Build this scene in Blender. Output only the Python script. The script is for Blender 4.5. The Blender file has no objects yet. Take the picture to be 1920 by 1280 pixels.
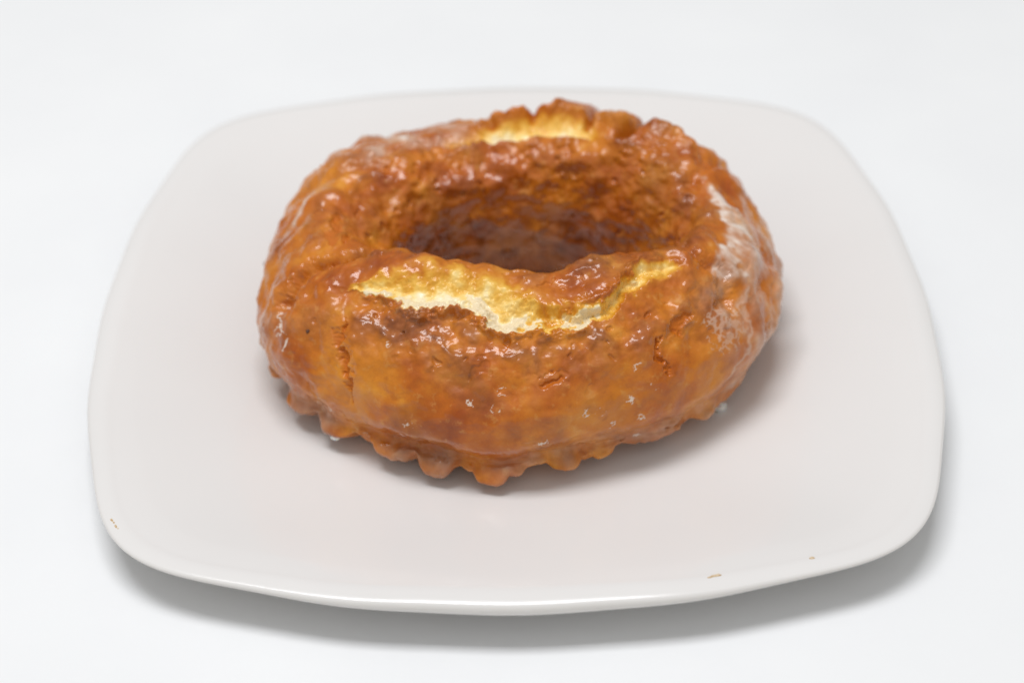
import bpy, math
import numpy as np
from mathutils import Matrix, Vector

# ------------------------------------------------------------------ camera, light, exposure
sc = bpy.context.scene
C = sc.collection
MM = 0.001
TABLE_Z = -7.1          # table top, mm below the plate's rim plane (rim plane = 0)

F_PX, ELEV, DIST, ROLL = 3400.0, 0.660583256, 312.135, -0.0179113557
c_, s_ = math.cos(ELEV), math.sin(ELEV)
cam_pos = Vector((0.0, -DIST * c_, DIST * s_)) * MM
fw = Vector((0.0, c_, -s_)); rt = Vector((1, 0, 0)); up = rt.cross(fw)
rt2 = rt * math.cos(ROLL) + up * math.sin(ROLL)
up2 = up * math.cos(ROLL) - rt * math.sin(ROLL)
cd = bpy.data.cameras.new('camera')
cam = bpy.data.objects.new('camera', cd); C.objects.link(cam)
m = Matrix((rt2, up2, -fw)).transposed().to_4x4(); m.translation = cam_pos
cam.matrix_world = m
cd.sensor_fit = 'HORIZONTAL'; cd.sensor_width = 36.0
cd.lens = F_PX / 1920 * 36.0
cd.shift_x = -4.95 / 1920; cd.shift_y = -67.98 / 1920
cd.clip_start = 0.01; cd.clip_end = 50
cd.dof.use_dof = True
cd.dof.focus_distance = 0.272
cd.dof.aperture_fstop = 12
sc.camera = cam

w = bpy.data.worlds.new('World'); sc.world = w; w.use_nodes = True
nt = w.node_tree; bg = nt.nodes['Background']
# a bright white ceiling above, dimmer warm room towards the horizon
tc = nt.nodes.new('ShaderNodeTexCoord'); sx = nt.nodes.new('ShaderNodeSeparateXYZ')
nt.links.new(tc.outputs['Generated'], sx.inputs[0])
cr = nt.nodes.new('ShaderNodeValToRGB'); nt.links.new(sx.outputs['Z'], cr.inputs['Fac'])
for e, (p, c) in zip([cr.color_ramp.elements[0], cr.color_ramp.elements[1], cr.color_ramp.elements.new(.35)],
                     [(0.0, (.72, .62, .43)), (.85, (.85, .95, 1.10)), (.35, (.54, .53, .49))]):
    e.position = p; e.color = (*c, 1)
nt.links.new(cr.outputs['Color'], bg.inputs['Color'])
mr = nt.nodes.new('ShaderNodeMapRange'); nt.links.new(sx.outputs['Y'], mr.inputs['Value'])   # added front fill: world raised towards the camera side
for i_, q_ in enumerate((-1.0, 1.0, .84, .35)): mr.inputs[i_ + 1].default_value = q_
nt.links.new(mr.outputs['Result'], bg.inputs['Strength'])

def area(name, loc, target, size, power, col):
    ld = bpy.data.lights.new(name, 'AREA'); ld.shape = 'DISK'; ld.size = size
    ld.energy = power; ld.color = col
    o = bpy.data.objects.new(name, ld); C.objects.link(o); o.location = loc
    o.rotation_euler = (Vector(target) - Vector(loc)).to_track_quat('-Z', 'Y').to_euler()
    return o
lamp = area('ceiling_lamp', (-0.11, 0.015, 0.80), (0, 0, 0), 0.44, 4.45, (0.98, 0.985, 1.0))
lamp.data.shape = 'RECTANGLE'; lamp.data.size_y = 0.22
lamp.rotation_euler = (0.0, math.radians(-8), 0.0)

sc.render.engine = 'CYCLES'
vs = sc.view_settings
vs.view_transform = 'Standard'; vs.look = 'None'; vs.exposure = 0.06; vs.gamma = 1.0
vs.use_curve_mapping = False

# ------------------------------------------------------------------ helpers
def mesh_obj(name, verts, faces, mat=None, parent=None, smooth=True):
    me = bpy.data.meshes.new(name)
    V = np.asarray(verts, np.float32); Fq = np.asarray(faces, np.int32)
    nf, k = Fq.shape
    me.vertices.add(len(V)); me.vertices.foreach_set('co', V.ravel())
    me.loops.add(nf * k); me.loops.foreach_set('vertex_index', Fq.ravel())
    me.polygons.add(nf)
    me.polygons.foreach_set('loop_start', np.arange(0, nf * k, k, dtype=np.int32))
    me.polygons.foreach_set('loop_total', np.full(nf, k, np.int32))
    me.polygons.foreach_set('use_smooth', np.full(nf, smooth, bool))
    me.update(calc_edges=True); me.validate()
    if mat: me.materials.append(mat)
    o = bpy.data.objects.new(name, me); C.objects.link(o)
    if parent: o.parent = parent
    return o

def set_attr(o, name, arr4):
    a = o.data.attributes.new(name, 'FLOAT_COLOR', 'POINT')
    a.data.foreach_set('color', np.asarray(arr4, np.float32).ravel())

def tag(o, label=None, cat=None, group=None, kind=None):
    if label: o['label'] = label
    if cat: o['category'] = cat
    if group: o['group'] = group
    if kind: o['kind'] = kind
    return o

def pcubic(tk, yk, t, per):
    """periodic cubic through the keys"""
    tk = np.asarray(tk, float); yk = np.asarray(yk, float); n = len(tk)
    te = np.concatenate([[tk[-1] - per], tk, [tk[0] + per, tk[1] + per]])
    ye = np.concatenate([yk[-1:], yk, yk[:1], yk[1:2]])
    t = (np.asarray(t) - tk[0]) % per + tk[0]
    i = np.clip(np.searchsorted(te, t, side='right') - 1, 1, n)
    t0, t1, t2, t3 = te[i - 1], te[i], te[i + 1], te[np.minimum(i + 2, n + 2)]
    sh = t.shape + (1,) * (ye.ndim - 1)
    y0, y1, y2, y3 = ye[i - 1], ye[i], ye[i + 1], ye[np.minimum(i + 2, n + 2)]
    r = lambda a: a.reshape(sh)
    m1 = (y2 - y0) / r(t2 - t0); m2 = (y3 - y1) / r(t3 - t1); d = r(t2 - t1); s = r((t - t1) / (t2 - t1))
    return (2*s**3 - 3*s**2 + 1)*y1 + (s**3 - 2*s**2 + s)*d*m1 + (-2*s**3 + 3*s**2)*y2 + (s**3 - s**2)*d*m2

def sstep(a, b, x):
    t = np.clip((x - a) / (b - a + 1e-12), 0, 1); return t * t * (3 - 2 * t)

_rng = np.random.RandomState(7)
_PERM = np.tile(_rng.permutation(256), 3).astype(np.int32)
_GR = _rng.normal(size=(256, 3)).astype(np.float32); _GR /= np.linalg.norm(_GR, axis=1, keepdims=True)
_JIT = _rng.rand(256, 3).astype(np.float32)
def perlin(P):
    P = P.astype(np.float32); I = np.floor(P).astype(np.int32); f = P - I; I &= 255
    u = f * f * f * (f * (f * 6 - 15) + 10)
    out = 0
    for dx in (0, 1):
        wx = u[:, 0] if dx else 1 - u[:, 0]
        hx = _PERM[I[:, 0] + dx]
        for dy in (0, 1):
            wy = u[:, 1] if dy else 1 - u[:, 1]
            hy = _PERM[hx + I[:, 1] + dy]
            for dz in (0, 1):
                wz = u[:, 2] if dz else 1 - u[:, 2]
                g = _GR[_PERM[hy + I[:, 2] + dz]]
                out = out + wx * wy * wz * (g[:, 0]*(f[:, 0]-dx) + g[:, 1]*(f[:, 1]-dy) + g[:, 2]*(f[:, 2]-dz))
    return out * 1.5
def fbm(P, scale, octs=3, seed=0.0, gain=.5):
    a, o = 1.0, 0
    Q = P / scale + np.array([seed * 17.3, seed * 5.1, seed * 9.7])
    for _ in range(octs):
        o = o + a * perlin(Q); Q = Q * 2.03 + 3.7; a *= gain
    return o
def worley(P, scale, seed=0.0):
    """distance to nearest feature point, in cell units"""
    P = (P / scale + seed * 13.1).astype(np.float32); I = np.floor(P).astype(np.int32); f = P - I; I &= 255
    best = np.full(len(P), 9.0, np.float32)
    for dx in (-1, 0, 1):
        hx = _PERM[(I[:, 0] + dx) & 255]
        for dy in (-1, 0, 1):
            hy = _PERM[hx + ((I[:, 1] + dy) & 255)]
            for dz in (-1, 0, 1):
                j = _JIT[_PERM[hy + ((I[:, 2] + dz) & 255)]]
                d = (j[:, 0]+dx-f[:, 0])**2 + (j[:, 1]+dy-f[:, 1])**2 + (j[:, 2]+dz-f[:, 2])**2
                np.minimum(best, d, out=best)
    return np.sqrt(best)

# node shorthand
class NB:
    def __init__(self, name):
        self.m = bpy.data.materials.new(name); self.m.use_nodes = True
        self.t = self.m.node_tree; self.b = self.t.nodes['Principled BSDF']
    def n(self, typ, **kw):
        x = self.t.nodes.new(typ)
        for k, v in kw.items(): setattr(x, k, v)
        return x
    def l(self, a, b): self.t.links.new(a, b)
    def val(self, sock, v):
        if hasattr(v, 'is_linked') or hasattr(v, 'links'): self.l(v, sock)
        else: sock.default_value = v
    def noise(self, vec, scale, detail=4, rough=.55):
        x = self.n('ShaderNodeTexNoise'); self.l(vec, x.inputs['Vector'])
        x.inputs['Scale'].default_value = scale; x.inputs['Detail'].default_value = detail
        x.inputs['Roughness'].default_value = rough; return x.outputs['Fac']
    def ramp(self, fac, stops, interp='LINEAR'):
        x = self.n('ShaderNodeValToRGB'); self.l(fac, x.inputs['Fac']); cr = x.color_ramp; cr.interpolation = interp
        while len(cr.elements) < len(stops): cr.elements.new(0.5)
        for e, (p, c) in zip(cr.elements, stops):
            e.position = p; e.color = (*c, 1) if len(c) == 3 else c
        return x.outputs['Color']
    def mrange(self, v, a, b, c=0., d=1.):
        x = self.n('ShaderNodeMapRange'); self.l(v, x.inputs['Value'])
        for i, q in enumerate((a, b, c, d)): x.inputs[i + 1].default_value = q
        return x.outputs['Result']
    def math(self, op, a, b=0.0):
        x = self.n('ShaderNodeMath', operation=op); self.val(x.inputs[0], a); self.val(x.inputs[1], b); return x.outputs[0]
    def mix(self, fac, a, b):
        x = self.n('ShaderNodeMix', data_type='RGBA'); self.val(x.inputs['Factor'], fac)
        self.val(x.inputs[6], a); self.val(x.inputs[7], b); return x.outputs[2]
    def attr(self, name):
        x = self.n('ShaderNodeAttribute'); x.attribute_name = name
        s = self.n('ShaderNodeSeparateColor'); self.l(x.outputs['Color'], s.inputs[0])
        return s.outputs[0], s.outputs[1], s.outputs[2], x.outputs['Alpha']
    def coord(self): return self.n('ShaderNodeTexCoord').outputs['Object']
    def bump(self, h, strength, dist, normal=None):
        x = self.n('ShaderNodeBump'); x.inputs['Strength'].default_value = strength; x.inputs['Distance'].default_value = dist
        self.l(h, x.inputs['Height'])
        if normal: self.l(normal, x.inputs['Normal'])
        return x.outputs['Normal']

# ------------------------------------------------------------------ table top
b = NB('white_laminate'); co = b.coord()
col = b.ramp(b.noise(co, 30, 3), [(.3, (.805, .815, .83)), (.7, (.83, .84, .852))])
b.l(col, b.b.inputs['Base Color']); b.b.inputs['Roughness'].default_value = .42
b.b.inputs['Specular IOR Level'].default_value = .35
b.l(b.bump(b.noise(co, 900, 2), .04, .0003), b.b.inputs['Normal'])
H = 1.5
tt = mesh_obj('tabletop', [(x * H, y * H, z * MM) for z in (TABLE_Z, TABLE_Z - 30) for x, y in ((-1,-1),(1,-1),(1,1),(-1,1))],
     [(0,1,2,3),(7,6,5,4),(0,4,5,1),(1,5,6,2),(2,6,7,3),(3,7,4,0)], b.m, smooth=False)
tag(tt, 'smooth white tabletop under the square plate', None, kind='structure')

# ------------------------------------------------------------------ plate
WELL = -6.0
PLATE_ROT = -0.00176435
def plate_r(th):
    return 75.0 * (1 - .06749 * np.cos(4*th) + .014757 * np.cos(8*th) - .0060 * np.cos(12*th) + .0034 * np.cos(16*th))
# profile (s, z) : s is the fraction of the outline radius
top_s = np.linspace(0, .955, 60)
def top_z(s): return WELL + (1.28 - WELL) * sstep(.50, 1.12, s) / sstep(.50, 1.12, 0.955)
prof = [(s, float(top_z(s))) for s in top_s]
Rr = 1.25
a0 = 62
for a in np.linspace(a0, -95, 22):      # rounded rim edge (radius in s units ~ mm / 75)
    prof.append((1 - Rr/72 + Rr/72 * math.cos(math.radians(a)), 0 + Rr * math.sin(math.radians(a))))
prof += [(.90, -2.4), (.80, -4.0), (.70, -5.6), (.60, -6.55), (.57, -6.6), (.56, TABLE_Z + .25), (.55, TABLE_Z), (.52, TABLE_Z), (.51, TABLE_Z + .25), (.50, -6.7), (.3, -6.7), (0, -6.7)]
prof = np.array(prof)
NT = 480
th = np.linspace(0, 2*np.pi, NT, endpoint=False)
rr = plate_r(th)
rimk = .42 + .58 * np.cos(2 * th) ** 2                 # the rim edge is thinner at the corners
PR = prof[:, None, 0] * np.ones(NT)[None]; PZ = prof[:, None, 1] * np.ones(NT)[None]
near_rim = (PR > .92)
PR = np.where(near_rim, 1 - (1 - PR) * (rimk[None] * .6 + .4), PR)
PZ = np.where(near_rim & (prof[:, None, 1] < 1.2), 1.1 + (PZ - 1.1) * rimk[None], PZ)
PV = np.stack([PR * (rr * np.cos(th + PLATE_ROT))[None], PR * (rr * np.sin(th + PLATE_ROT))[None], PZ], -1)
def grid_faces(nv, nu, wrap_v=False):
    i = np.arange(nv if wrap_v else nv - 1)[:, None]; j = np.arange(nu)[None]
    i2 = (i + 1) % nv; j2 = (j + 1) % nu
    return np.stack(np.broadcast_arrays(i*nu + j, i*nu + j2, i2*nu + j2, i2*nu + j), -1).reshape(-1, 4)
b = NB('glazed_stoneware'); co = b.coord()
col = b.ramp(b.noise(co, 18, 4), [(.3, (.730, .714, .706)), (.7, (.752, .737, .730))])
b.l(col, b.b.inputs['Base Color']); b.b.inputs['Roughness'].default_value = .14
b.l(b.mrange(b.noise(co, 60, 3), .3, .7, .10, .2), b.b.inputs['Roughness'])
b.b.inputs['Specular IOR Level'].default_value = .45
b.l(b.bump(b.noise(co, 120, 2), .05, .0004), b.b.inputs['Normal'])
plate = mesh_obj('plate', PV.reshape(-1, 3)[:, :] * MM, grid_faces(len(prof), NT)[:, ::-1] if False else grid_faces(len(prof), NT), b.m)
tag(plate, 'off white square plate with rounded corners under the glazed doughnut', 'plate')

# worn brown chips in the rim glaze
bch = NB('bare_clay'); co = bch.coord()
bch.l(bch.ramp(bch.noise(co, 2500, 2), [(.35, (.50, .33, .16)), (.65, (.68, .55, .38))]), bch.b.inputs['Base Color'])
bch.b.inputs['Roughness'].default_value = .7
def plate_point(thd, s):
    t = math.radians(thd); r = float(plate_r(t))
    z = np.interp(s, prof[:82-8, 0], prof[:82-8, 1]) if s < .985 else float(np.interp(s, prof[60:74, 0], prof[60:74, 1]))
    return Vector((s*r*math.cos(t+PLATE_ROT), s*r*math.sin(t+PLATE_ROT), z))
rg = np.random.RandomState(3)
for thd, s, L, Wd in [(-139.35, .984, .9, .35), (-138.85, .983, .5, .3), (-138.25, .983, .8, .35), (-137.8, .982, .4, .3), (-66.7, .958, 1.5, .42), (-67.5, .960, .8, .3), (-55.7, .963, .7, .4)]:
    p0 = plate_point(thd, s); e1 = (plate_point(thd + .2, s) - plate_point(thd - .2, s)).normalized()
    e2 = (plate_point(thd, s + .004) - plate_point(thd, s - .004)).normalized(); nn = e1.cross(e2).normalized()
    if nn.z < 0: nn = -nn
    k = 14; vv = [p0 + nn * .09]; 
    for q in range(k):
        a = q / k * 2 * math.pi; r = 1 + rg.uniform(-.35, .35)
        vv.append(p0 + e1 * (L/2*r*math.cos(a)) + e2 * (Wd/2*r*math.sin(a)) + nn * .04)
    for q in range(k):
        vv.append(p0 + (vv[1 + q] - p0 - nn*.04) * 1.1 - nn * .15)
    me = bpy.data.meshes.new('chip')
    fs = [(0, 1 + q, 1 + (q+1) % k) for q in range(k)] + [(1+q, 1+k+q, 1+k+(q+1) % k, 1+(q+1) % k) for q in range(k)]
    me.from_pydata([tuple(v * MM) for v in vv], [], fs); me.materials.append(bch.m)
    o = bpy.data.objects.new('chip', me); C.objects.link(o); o.parent = plate
    o['label'] = 'small brown worn chip in the plate rim'

# ------------------------------------------------------------------ doughnut: base shape
CX, CY = 0.0, -1.0
KEY = {
-135:[(18,.3),(17,9),(16,19.5),(19.3,26.8),(25,27.6),(31,25.5),(36.5,21.5),(41,16),(42.3,10.5),(40.6,5.8),(41.0,3.8),(34,1.5),(28,0)],
-112:[(16.5,.3),(15.5,9),(13.8,20),(16,27.0),(22,27.6),(29,25.4),(34.5,21.5),(39.4,16),(40.6,10.5),(38.8,5.5),(39.9,3.3),(33,1.5),(27,0)],
 -90:[(16,.3),(15,9),(14.8,19),(17,26.6),(22.5,27.0),(28.5,25),(34,21.5),(38.6,16),(39.8,10.5),(38,5.5),(38.9,3.2),(32.5,1.5),(26,0)],
 -65:[(17,.3),(16,9),(16.2,19),(18.6,27),(24,27.4),(29.8,25.2),(35,21.5),(39.4,16),(40.5,10.5),(38.6,5.6),(38.9,3.3),(32.5,1.5),(27,0)],
 -45:[(18,.3),(17,9),(16.6,19),(19.4,27.2),(26,27.8),(31.8,25.6),(37,21.5),(41,16),(42.3,10.5),(40.6,5.8),(40.6,3.8),(34,1.5),(28,0)],
 -24:[(20,.3),(20,9),(22,18),(26.3,26.3),(30.5,27.4),(35,25.6),(39.5,21),(42.8,15.7),(43.2,10.5),(41.3,6.2),(40.6,3.4),(34.5,1.5),(29,0)],
   0:[(22.5,.3),(22.5,9),(25,17),(29,23.6),(33,26),(36.8,25),(40.5,21),(43.6,15.5),(44,10.5),(42,6.5),(41,3.6),(35,1.5),(30,0)],
  45:[(19.4,.3),(17.6,12),(18.2,20.4),(21.6,26.2),(26.6,27.8),(32,28),(37,24.5),(41,17),(42,10.5),(40.6,5.8),(40.0,3.0),(34,1.5),(28,0)],
  90:[(17.4,.3),(13.8,13),(14.4,21.0),(18.0,26.9),(23.6,28.1),(28.5,28.5),(34,25),(38.4,17),(39.5,10.5),(38,5.5),(38,2.4),(32.5,1.5),(26,0)],
 135:[(18.6,.3),(16.2,12),(16.6,20),(21.0,25.2),(26.4,26.2),(32,25),(37,21.5),(41,16),(42,10.5),(40.6,5.8),(40.0,3.0),(34,1.5),(28,0)],
 180:[(21,.3),(20,9),(21,17),(25.5,22.5),(31,25),(36,24),(40.5,20),(43.6,15),(44,10.5),(42,6.5),(42.6,4.6),(35,1.5),(30,0)],
}
ANG = [-135,-112,-90,-65,-45,-24,0,45,90,135,180]
TAB = np.array([KEY[a] for a in ANG], float); NP = 13
RS = [-1.55, 0.5, -1.38, -1.03, -0.44, -1.67, -1.34, 0.27, 0.56, 1.36, -0.89, 1.65, -0.85, -0.87, 1.32, -0.71]
HS = [0.01, 0.024, 0.016, -0.014, 0.012, -0.021, -0.026, 0.095, 0.033, -0.015, -0.016, 0.085]
NU, NV = 1500, 700
u1 = np.linspace(-180, 180, NU, endpoint=False)
T = pcubic(ANG, TAB, u1, 360.)
kk = pcubic(np.linspace(-180, 180, 16, endpoint=False), RS, u1, 360.)
ww = np.clip((np.arange(NP) - 3) / 4., 0, 1); ww[11] = .6; ww[12] = .3
T[:, :, 0] += kk[:, None] * ww
T[:, :, 1] *= 1 + pcubic(np.linspace(-180, 180, 12, endpoint=False), HS, u1, 360.)[:, None]
_vk = np.interp(np.linspace(0, 1, NV + 1)[:-1], [0, .15, .90, .96, 1], [0, 2.2, 10.6, 11.6, 13])   # finer where it shows
v1 = _vk
S = pcubic(np.arange(NP), T.transpose(1, 0, 2), v1, NP)
ua = np.radians(u1)
X = np.stack([CX + S[..., 0]*np.cos(ua), CY + S[..., 0]*np.sin(ua), WELL + np.maximum(S[..., 1], 0)], -1)
def normals(X):
    d = np.cross(np.roll(X, -1, 0) - np.roll(X, 1, 0), np.roll(X, -1, 1) - np.roll(X, 1, 1))
    return d / (np.linalg.norm(d, axis=-1, keepdims=True) + 1e-9)
N = normals(X)
sh = (NV, NU)
P = X.reshape(-1, 3)
U = np.broadcast_to(u1[None], sh); Vv = np.broadcast_to(v1[:, None], sh)
R2 = lambda a: np.asarray(a).reshape(sh)

# noise fields
n_big = R2(fbm(P, 14, 2, 1)); n_mid = R2(fbm(P, 5.0, 3, 2)); n_sm = R2(fbm(P, 1.8, 3, 3)); n_fine = R2(fbm(P, .75, 2, 4))
w_mid = R2(worley(P, 2.6, 1)); w_sm = R2(worley(P, 1.15, 2))
n_wx = R2(fbm(P, 3.2, 4, 6, .6)); n_wy = R2(fbm(P, 3.2, 4, 7, .6)); n_reg = R2(fbm(P, 9, 3, 8))
DEG = 0.62                       # mm per degree near the crest
uw = U + n_wx * 2.2; vw = Vv + n_wy * .17

def win(u, a, b, f):             # window in degrees with feather f
    return sstep(a - f, a + f, u) * (1 - sstep(b - f, b + f, u))
def seg_dist(u, v, pts, mu=.66, mv=6.0):
    """distance in mm to a polyline given in (u degrees, v)"""
    d = np.full(u.shape, 99.)
    for (ax, ay), (bx, by) in zip(pts[:-1], pts[1:]):
        ax, bx, ay2, by2 = ax*mu, bx*mu, ay*mv, by*mv
        px = u*mu; py = v*mv; L = (bx-ax)**2 + (by2-ay2)**2 + 1e-6
        t = np.clip(((px-ax)*(bx-ax) + (py-ay2)*(by2-ay2)) / L, 0, 1)
        d = np.minimum(d, np.hypot(px - ax - t*(bx-ax), py - ay2 - t*(by2-ay2)))
    return d
def in_poly(u, v, pts):
    """soft signed distance (mm): positive inside"""
    ins = np.zeros(u.shape, bool); q = pts + pts[:1]
    for (x1, y1), (x2, y2) in zip(q[:-1], q[1:]):
        c = ((y1 > v) != (y2 > v)) & (u < (x2 - x1) * (v - y1) / ((y2 - y1) + 1e-9) + x1)
        ins ^= c
    d = seg_dist(u, v, q)
    return np.where(ins, d, -d)

# ---- the front crack
FO = [(-146,5.2),(-144,5.2),(-141.5,5.0),(-135,5.1),(-130.5,4.95),(-125,5.1),(-117.8,5.05),(-111.8,4.78),(-104.8,4.78),(-100.2,4.88),(-97.2,5.1),(-91,5.18),(-84.5,5.1),(-78.5,5.25),(-72.5,5.3),(-66,5.28),(-59,5.15),(-49.8,4.8),(-42,4.58),(-36.5,4.58),(-31.5,4.75)]
FI = [(-146,5.1),(-142.8,4.85),(-140,4.5),(-134.8,4.2),(-129.2,3.98),(-122.8,3.82),(-116.2,3.7),(-106.5,3.75),(-97.8,3.8),(-91,4.02),(-83.5,4.18),(-76.8,4.45),(-73.8,4.74),(-68.2,4.78),(-60.8,4.74),(-55,4.6),(-49.2,4.22),(-43.5,4.03),(-34.2,3.85),(-30.5,4.0)]
def crack(FI, FO, ufade, depth, tpk):
    fo = np.interp(uw, *zip(*FO)); fi = np.interp(uw, *zip(*FI))
    wdt = np.maximum(fo - fi, .02)
    t = (vw - fi) / wdt
    fade = win(uw, *ufade)
    return t, wdt, fade
t, wd, fade = crack(FI, FO, (-143, -31.5, 2.0), 0, 0)
tp = np.interp(U, [-90, -66, -56], [.62, .5, .3])
steep = np.where(t < tp, sstep(0, 1, np.clip(t / tp, 0, 1)), 1 - sstep(0, 1, np.clip((t - tp) / (1 - tp), 0, 1)))
depth = np.interp(U, [-143, -130, -100, -80, -66, -50, -32], [.6, 1.3, 1.8, 1.9, 1.6, 1.7, .9])
trough = steep * depth * fade * np.clip(wd / .35, .25, 1)
mmi = t * wd * 6.0; mmo = (1 - t) * wd * 6.0
ins = sstep(-5.5, 1.8, mmi + 1.3*n_sm + 1.3*n_mid) * sstep(-.25, .35, mmo) * fade
cream_f = ins * np.clip((.04 + (.84)*np.clip((t + .8 + .35*n_mid) / 1.7, 0, 1)) * (1 - .4 * sstep(.95, 1.02, t)), 0, 1)
insr = sstep(-.3, .5, mmi) * sstep(-3.0, .8, mmo + 1.0*n_sm + .8*n_mid) * fade
cream_r = insr * np.clip(.15 + .62 * (1 - sstep(.25, 1.15, t)), 0, 1)
kr = sstep(-70, -58, U)
cream_f = cream_f * (1 - kr) + cream_r * kr
# edge flaps: crust standing proud along the crack
eo = np.exp(-np.square((t - 1.0) * wd / .10 - .9)) * win(U, -138, -70, 6) * fade
ei = np.exp(-np.square((t * wd) / .10 + .9)) * win(U, -72, -36, 6) * fade
flap = eo * (.75 + .9 * n_mid + .5 * n_sm) + ei * (.7 + .8 * n_mid)

# ---- the back crack (outer wall shows behind the ridge)
BI = [(20,3.6),(45,3.45),(60,3.35),(80,3.32),(105,3.4),(125,3.6),(152,3.9)]
BO = [(20,3.9),(45,4.3),(60,4.6),(80,4.75),(100,4.6),(115,4.4),(130,4.25),(152,4.2)]
t, wd, fade = crack(BI, BO, (28, 148, 5), 0, 0)
tp = .28
steepb = np.where(t < tp, sstep(0, 1, np.clip(t / tp, 0, 1)), 1 - np.clip((t - tp) / (1 - tp), 0, 1))
depthb = np.interp(U, [20, 48, 60, 95, 112, 148], [.7, 1.4, 2.6, 2.8, 1.5, 1.0])
trough += steepb * depthb * fade
insb = sstep(-.02, .12, t) * (1 - sstep(.75, 1.0, t)) * fade
cream_b = insb * win(uw, 54, 118, 6) * (1 - .75*sstep(.25, .95, t)) * np.interp(U, [55, 66, 96, 104, 118], [.6, 1, 1, .55, .45])

# ---- pits, notches and creases
cracks = [
 ([(-138.3,6.08),(-136.2,6.36)], .85, 1.5), ([(-134.4,6.58),(-133.8,6.86)], 1.05, 2.0), ([(-131.5,7.15),(-130.6,7.42)], .6, 1.2),
 ([(-139,5.9),(-136.5,6.4),(-134,6.6),(-134,6.9),(-131.5,7.15),(-129,7.75)], .3, .45),
 ([(-41.3,5.76),(-46,6.04)], 1.0, 1.8), ([(-51.3,6.22),(-53.2,6.55)], .75, 1.8), ([(-52.4,6.7),(-53,6.86)], .55, 1.1),
 ([(-79.5,6.28),(-83,6.38)], .6, 1.2), ([(179.8,3.72),(187,3.86),(194,4.05)], .9, 1.4), ([(187.5,3.47),(196,3.72)], .5, 1.4),
 ([(-47,4.18),(-49.5,4.30)], .7, 1.8), ([(-33,3.98),(-36,4.0)], .6, 1.4), ([(100,7.0),(96,7.3)], .8, 1.2), ([(20,6.2),(15,6.7)], .8, 1.3),
]
Uc = np.where(U < -110, U + 360, U)
pit = np.zeros(sh)
pdep = np.zeros(sh)
for pts, wdm, dp in cracks:
    big = pts[0][0] > 170
    d = seg_dist((Uc if big else U) + n_wx * 1.8 + n_sm * .6, Vv + n_wy * .16 + n_sm * .05, pts)
    k = np.exp(-np.square(d / (wdm * (.85 + .9 * n_mid))) ** 1.2)
    pit = np.maximum(pit, k); pdep = np.maximum(pdep, k * dp)
notch = np.zeros(sh)
flap_b = np.exp(-np.square((vw - 4.75) / .24)) * win(U, 22, 104, 3) * (.9 + .8*n_mid) + np.exp(-np.square((vw - 3.35) / .22)) * win(U, 20, 130, 6) * (.35 + .6*n_mid)
for pts, wdm, dp in [([(45.0,4.2),(44,5.0),(45,6.4)], 1.7, 6.0), ([(61,4.3),(62,6)], 1.0, 2.6), ([(82.0,4.45),(83,6)], 1.0, 1.5), ([(98,4.4),(100,5.8)], 1.2, 1.4), ([(128,5.0),(131,6.5)], 1.0, .8), ([(146,5.2),(150,6.6)], .9, .8), ([(20,5.0),(24,6.5)], 1.0, .9)]:
    d = seg_dist(U + n_wx * .6, Vv + n_wy * .05, pts)
    notch = np.maximum(notch, dp * np.exp(-np.square(d / wdm)))
crease = np.zeros(sh)
for pts, wdm, dp in [([(203,6.2),(200.8,5.6),(200.5,4.9),(203.5,4.25),(206,3.4)], 1.5, 2.5), ([(-20,3.3),(-25,4.3),(-23,5.2),(-28,6.0)], 1.5, 1.5), ([(30,5.6),(20,4.9),(12,3.6)], 1.3, .9), ([(150,3.6),(158,4.6),(160,5.8)], 1.6, .9),
                     ([(-128,8.9),(-110,8.75),(-95,8.9),(-80,8.85),(-66,9.0)], 1.5, .7), ([(-60,8.6),(-40,8.6),(-25,8.3)], .7, .35)]:
    big = pts[0][0] > 170
    d = seg_dist((Uc if big else U) + n_wx * 1.2, Vv + n_wy * .1, pts)
    crease = np.maximum(crease, dp * np.exp(-np.square(d / wdm)))
# dents that the fried surface always has
n_hole = sstep(.42, .62, R2(fbm(P, 2.6, 2, 11)))

# ---- how crumbly each region is
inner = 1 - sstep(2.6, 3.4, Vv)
near = np.exp(-np.square((Vv - 5.6) / .55)) * win(U, -140, -20, 8) + np.exp(-np.square((Vv - 3.45) / .4))
near = np.clip(near, 0, 1)
smooth_flank = sstep(6.2, 6.9, Vv) * (1 - sstep(8.4, 9.0, Vv)) * win(U, -135, -25, 10)
crumb = np.clip(.45 + .5 * near + .45 * inner - .4 * smooth_flank + .5 * n_reg, .1, 1.25)

n_l = R2(fbm(P, 7.5, 2, 21)); rdg = 1 - np.abs(R2(fbm(P, 6.0, 2, 23))) * 2.2
disp = .8 * n_big + .75 * n_l * (1 - .45 * smooth_flank) + .5 * n_mid * (1 + .4 * inner) * (1 - .5*smooth_flank) + .35 * rdg * (crumb - .3)
disp += crumb * (.46 * (.55 - w_mid) + .13 * n_sm + .04 * (.5 - w_sm)) + .008 * n_fine * (crumb + .3)
disp -= .35 * n_hole * crumb
sm_k = np.clip(np.exp(-np.square(seg_dist(U, Vv, [(14,4.2),(-8,4.5),(-14,5.0),(-24,5.4)]) / 2.6)), 0, 1)
disp *= 1 - .82 * sm_k
disp += flap * .95 + flap_b * .95
keep = 1 - .75 * np.clip(cream_f + cream_b, 0, 1)
disp = disp * keep + (1 - keep) * (.4 * n_mid + .22 * n_sm + .10 * (.5 - w_sm))
disp -= trough + .42 * pdep + notch + crease
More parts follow.
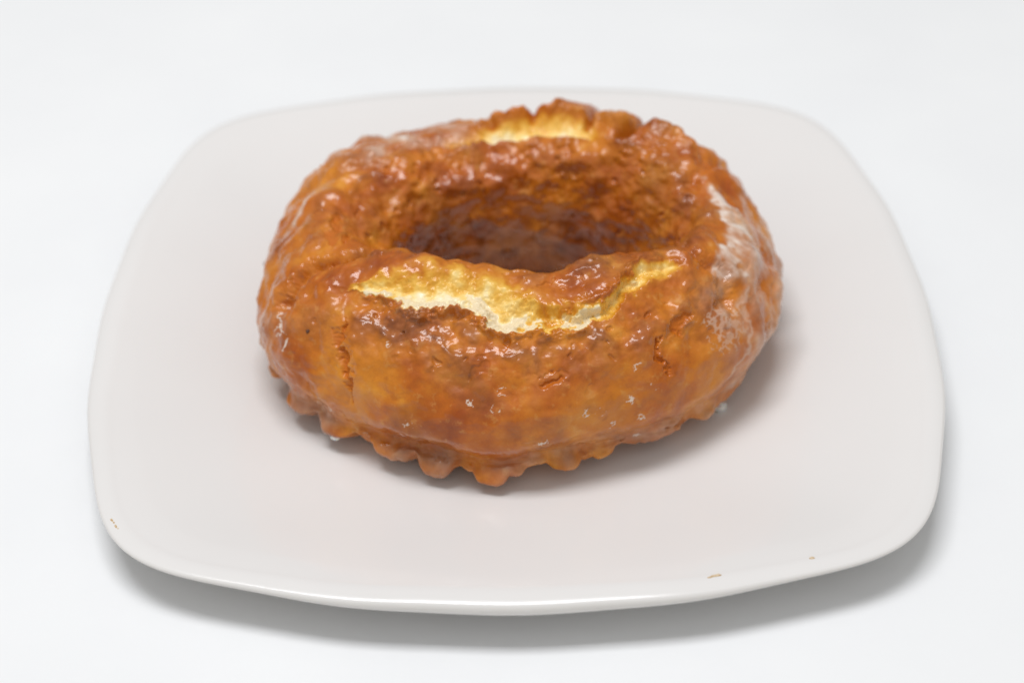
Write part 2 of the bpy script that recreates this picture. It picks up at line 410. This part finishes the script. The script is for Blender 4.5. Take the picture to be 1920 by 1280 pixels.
# folds running along the lower flank
fold = np.sin(Vv * 9 + 1.2 * n_mid + U * .03) * win(Vv, 8.2, 9.6, .3) * .12
floor_k = 1 - sstep(10.6, 11.3, Vv) * (1 - sstep(12.6, 13.0, Vv)) ; floor_k *= sstep(0, .5, Vv)
Y = X + N * (disp * floor_k)[..., None]

# ---- scalloped skirt
lob = np.zeros(sh)
LB = [(-176,1.0,3.6),(-160,.75,3),(-147.6,1.35,4.0),(-136.0,1.4,3.9),(-122,.85,3.6),(-109.6,1.2,4.1),(-96.0,1.45,3.9),(-78.4,1.15,3.9),(-68.5,.8,3.0),(-58,.85,4.0),(-38,.75,5)]
rg = np.random.RandomState(5)
for uu in np.arange(5, 181, 12.4): LB.append((uu + rg.uniform(-3, 3), rg.uniform(.7, 1.3), rg.uniform(3.2, 4.6)))
lob += np.clip(.42 + .5 * n_l + .3 * n_mid, .05, .8)
for uu, am, sg in LB:
    du = (U - uu + 180) % 360 - 180
    lob = np.maximum(lob, am * np.exp(-np.power(np.abs(du + n_mid*.3) / (sg * 1.12), 4.5)))
kr2 = .7 * win(U, -64, 2, 5); lob = lob * (1 - kr2) + .72 * kr2
lk = np.exp(-np.square((Vv - 10.0) / .78))
rad = np.stack([np.cos(ua), np.sin(ua), 0*ua], -1)[None]
Y = Y + rad * (lk * (lob * 1.7 - 1.3 + .3*n_mid))[..., None]
Y[..., 2] += lk * (.9 - 1.1 * lob)
Y[..., 2] = np.maximum(Y[..., 2], WELL + .02)

# ---- colour masks: cream, glaze, dark, pit
GR = [(14.8,4.15),(6.8,4.05),(-.8,4.2),(-10.5,4.45),(-16.8,4.45),(-23.5,4.9),(-27,5.35),(-18,5.75),(-14,5.4),(-1,5.45),(3.8,5.1),(10.2,4.8)]
g_thick = sstep(-1.0, 1.4, in_poly(U + .8 * n_wx, Vv + .08 * n_wy, GR) + 1.6 * n_mid + 1.4 * n_sm - .2)
GR2 = [(-37,6.1),(-36,6.8),(-29.5,6.95),(-26.5,6.3),(-31,5.95)]
n_str = R2(fbm(np.stack([U.ravel()*.35, Vv.ravel()*1.1, 0*U.ravel()], 1), .8, 3, 31))
g_thick = np.clip(g_thick * (.95 + .55 * n_str), 0, 1.2)  # glaze streak, its whitish gloss partly painted into the colour
g_flk = sstep(.0, .35, in_poly(uw, vw, GR2) * .5 + .75 - 5.5 * np.abs(n_sm) + .9 * n_mid)  # flaky glaze patch, with its white sheen painted in
g_l = np.exp(-np.square(seg_dist(Uc + n_wx, Vv + n_wy*.06, [(178.8,5.65),(173.5,5.22),(165,4.97),(161,4.8)]) / .8)) * sstep(-.5, .2, n_mid + .2)
g_l2 = sstep(.25, .5, np.exp(-np.square(seg_dist(U, Vv, [(-156.5,6.2),(-154.8,6.7),(-149.5,7.0)]) / 1.2)) * (1.05 - 4.0 * np.abs(n_sm)))
g_l3 = sstep(.3, .5, np.exp(-np.square(seg_dist(Uc, Vv, [(178,7.4),(190,7.8),(200,8.3)]) / 1.4)) * (1.05 - 4.0 * np.abs(n_sm)))
g_r3 = np.exp(-np.square(seg_dist(U + n_wx*1.5, Vv + n_wy*.1, [(-36,8.1),(-34.8,7.68),(-30,7.45),(-26.8,6.95),(-25,6.2),(-20,6.0)]) / .55)) * .9
g_fold = np.exp(-np.square(seg_dist(Uc + n_wx, Vv + n_wy*.05, [(203,5.6),(202.5,4.9),(205,4.3)]) / .5)) * .5
FL = [(-101,6.85),(-94.8,6.95),(-93.5,6.55),(-84.2,8.02),(-115,7.78),(-74,7.32),(-70.5,7.4),(-67.5,7.98),(-59.2,6.58),(-56.5,7.08),(-60.8,7.92),(-59.8,9.0),(-63,7.3),(-124.5,6.1),(-137,8.6),(-128,9.4)]
fleck_glint = np.zeros(sh)
for fu, fv in FL:
    d = np.hypot((U - fu) * .66, (Vv - fv) * 6)
    fleck_glint = np.maximum(fleck_glint, np.exp(-np.square(d / 1.1)))
fleck_glint = sstep(.42, .6, fleck_glint * (1.05 - 3.2 * np.abs(n_sm + .5*n_fine)))  # a few sugar flecks, mostly painted glints of the wet bumps
g_pool = sstep(.35, .6, win(uw, -107, -74, 4) * win(vw, 4.62, 5.12, .12) * (.8 + 1.0 * n_sm) * fade_f if False else np.maximum(win(uw, -108, -64, 5) * win(np.interp(uw, *zip(*FO)) - vw, -.05, .5, .12), .9 * win(uw, -139, -104, 3) * win(np.interp(uw, *zip(*FO)) - vw, -.05, .2, .06)) * (.75 + .8 * n_sm + .4*n_mid))
g_hole = win(U, 75, 112, 8) * win(Vv, .25, .75, .2) * (.5 + .4 * n_mid)
haze = .20 * sstep(7.9, 9.2, Vv) * win(U, -150, -20, 14) + .25 * win(U, -34, 10, 10) * sstep(4.8, 5.8, Vv) + .16 * win(Uc, 172, 208, 10) * sstep(5.5, 7, Vv) + .34 * win(U, 108, 150, 6) * win(Vv, 3.8, 6, .5)
haze = haze * (.7 + 1.6 * n_mid + .8 * n_reg) + .05 * sstep(-.1, .5, n_reg + .6*n_mid)
glaze = np.clip(np.maximum.reduce([.72 * g_thick, .5 * g_flk, .75 * g_l, .85 * g_l2, .8 * g_l3, g_r3 * .6, g_fold, .8 * fleck_glint, .3 * g_pool, .16 * g_hole, haze]), 0, 1)
dark = np.clip(.6 * inner * (1 - .3*n_mid) * (1 - sstep(.5, 1.7, Vv + .5*n_reg + .4*n_mid)) + .5 * near * sstep(-.1, .5, n_mid + .5*n_sm) + .28 * sstep(.05, .55, n_reg + .5*n_l) + .35 * sstep(.2, .8, rdg) * crumb + .8 * np.exp(-np.square((U + 125 + 6*n_mid) / 7) - np.square((Vv - 5.55 + .25*n_sm) / .35)), 0, 1)  # browned crust; deep in the hole, shade is partly put into the colour
dark *= 1 - .65 * win(Vv, 1.5, 3.2, .35) * (1 - win(U, -140, -20, 10))  # lit upper wall of the hole kept lighter in the colour
cream = np.clip((cream_f + cream_b) * (1 + .25 * n_sm + .3 * n_mid) + .5 * g_pool * sstep(.1, .5, cream_f), 0, 1)
dark *= 1 - sstep(.0, .22, cream)          # the split is not browned
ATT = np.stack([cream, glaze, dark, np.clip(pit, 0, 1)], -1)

# ------------------------------------------------------------------ doughnut: materials
def pastry(name):
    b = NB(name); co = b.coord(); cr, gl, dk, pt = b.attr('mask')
    n1 = b.noise(co, 150, 4, .6); n2 = b.noise(co, 520, 4, .6); n3 = b.noise(co, 1600, 3, .6)
    base = b.ramp(n1, [(.28, (.33, .062, .003)), (.45, (.48, .118, .005)), (.60, (.58, .180, .010)), (.75, (.69, .28, .028))])
    n0 = b.noise(co, 55, 3, .55)
    base = b.mix(b.mrange(n0, .50, .70, 0, .55), base, (.66, .25, .018, 1))
    base = b.mix(b.mrange(n0, .46, .33, 0, .45), base, (.20, .042, .007, 1))
    base = b.mix(b.mrange(n2, .58, .74, 0, .5), base, (.66, .33, .085, 1))
    base = b.mix(b.mrange(n2, .45, .28, 0, .4), base, (.30, .07, .010, 1))
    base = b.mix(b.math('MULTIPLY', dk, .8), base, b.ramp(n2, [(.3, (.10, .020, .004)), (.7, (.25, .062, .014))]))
    base = b.mix(pt, base, (.50, .13, .012, 1))
    crm = b.ramp(b.math('ADD', cr, b.mrange(n2, .3, .7, -.05, .05)), [(0, (.48, .125, .006)), (.22, (.57, .20, .012)), (.42, (.68, .32, .028)), (.62, (.79, .47, .085)), (.82, (.86, .64, .24)), (1, (.87, .77, .52))])
    base = b.mix(b.mrange(cr, .0, .30), base, crm)
    gmix = b.math('MULTIPLY', gl, b.mrange(n2, .3, .7, .75, 1.1))
    base = b.mix(gmix, base, b.ramp(gl, [(.0, (.58, .33, .17)), (.4, (.62, .45, .34)), (.85, (.82, .74, .67))]))
    b.l(base, b.b.inputs['Base Color'])
    b.l(b.mrange(n2, .3, .7, .32, .55), b.b.inputs['Roughness'])
    b.b.inputs['Specular IOR Level'].default_value = .2
    b.l(b.math('MULTIPLY', b.mrange(pt, .1, .7, .85, .1), b.mrange(cr, .1, .8, 1, .45)), b.b.inputs['Coat Weight']); b.b.inputs['Coat IOR'].default_value = 1.4
    b.l(b.math('MAXIMUM', b.math('SUBTRACT', b.mrange(n1, .35, .65, .07, .24), b.math('MULTIPLY', gl, .3)), .04), b.b.inputs['Coat Roughness'])
    nb = b.bump(n3, .16, .0002, b.bump(n2, .25, .0006))
    b.l(nb, b.b.inputs['Normal'])
    b.l(b.bump(b.noise(co, 380, 2), .13, .0005), b.b.inputs['Coat Normal'])
    return b.m
mat_crust = pastry('fried_crust'); mat_crumb = pastry('pale_crumb')

dn = bpy.data.objects.new('doughnut', None); C.objects.link(dn)
dn.empty_display_size = .02
base_loc = Vector((CX, CY, WELL)) * MM
dn.location = base_loc
tag(dn, 'glazed old fashioned ring doughnut with cracked golden brown crust on the square plate', 'doughnut')

FQ = grid_faces(NV, NU, True)
flat = Y.reshape(-1, 3); att = ATT.reshape(-1, 4)
fm = cream.ravel()[FQ].mean(1)
def patch(name, sel, mat, label=None, parent=dn, pos=flat, extra=None):
    f = FQ[sel]; idx, inv = np.unique(f, return_inverse=True)
    o = mesh_obj(name, (pos[idx] * MM) - np.array(base_loc), inv.reshape(-1, 4)[:, ::-1], mat, parent)
    set_attr(o, 'mask', att[idx] if extra is None else extra[idx])
    if label: o['label'] = label
    return o
fu = U.ravel()[FQ[:, 0]]
is_c = fm > .45
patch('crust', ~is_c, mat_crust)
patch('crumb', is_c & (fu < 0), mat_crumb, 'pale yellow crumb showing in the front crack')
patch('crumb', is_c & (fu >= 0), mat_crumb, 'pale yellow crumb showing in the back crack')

# ------------------------------------------------------------------ dark specks in the crust, and loose crumbs
b = NB('burnt_crumb'); co = b.coord()
b.l(b.ramp(b.noise(co, 1500, 2), [(.3, (.05, .015, .006)), (.7, (.13, .045, .02))]), b.b.inputs['Base Color']); b.b.inputs['Roughness'].default_value = .4
def lump(name, loc, size, mat, seed, parent=None, flatten=1.0, rough=.3):
    k1, k2 = 20, 12
    vv = []; 
    for i in range(k2 + 1):
        for j in range(k1):
            a = math.pi * i / k2; q = 2 * math.pi * j / k1
            vv.append((math.sin(a)*math.cos(q), math.sin(a)*math.sin(q), math.cos(a)))
    vv = np.array(vv); r = 1 + rough * fbm(vv + seed * 3.1, .9, 3, seed)
    vv = vv * r[:, None] * np.array([1, .8, flatten]) * size
    f = [(i*k1 + j, (i+1)*k1 + j, (i+1)*k1 + (j+1) % k1, i*k1 + (j+1) % k1) for i in range(k2) for j in range(k1)]
    o = mesh_obj(name, vv * MM, f, mat, parent); o.location = Vector(loc) * MM - (base_loc if parent else Vector())
    return o
def surf_at(uu, vv):
    i = int(np.argmin(abs(v1 - vv))); j = int(np.argmin(abs((u1 - uu + 180) % 360 - 180))); return Y[i, j]
o = lump('burnt_speck', surf_at(-146, 6.42), .36, b.m, 1, dn, .8)
o = lump('burnt_speck', surf_at(173, 7.6), .75, b.m, 2, dn, 1.2)

b = NB('sugar_glaze'); co = b.coord()
b.l(b.ramp(b.noise(co, 800, 2), [(.3, (.78, .76, .73)), (.7, (.86, .85, .83))]), b.b.inputs['Base Color'])
b.b.inputs['Subsurface Weight'].default_value = .3; b.b.inputs['Subsurface Scale'].default_value = .001; b.b.inputs['Roughness'].default_value = .2
glz = b.m
o = lump('glaze_drip', surf_at(-135.6, 10.05), .75, glz, 4, dn, .6)
o['label'] = 'white drip of set glaze under the ragged skirt'
def plate_z(x, y):
    t = math.atan2(y, x) - PLATE_ROT; s = math.hypot(x, y) / float(plate_r(t)); return float(np.interp(s, prof[:60, 0], prof[:60, 1]))
fx, fy = 33.3, -21.2
o = lump('glaze_flake', (fx, fy, plate_z(fx, fy) + .55), 1.3, glz, 5, None, .55)
tag(o, 'white flake of set glaze on the plate beside the right of the doughnut', 'glaze flake')
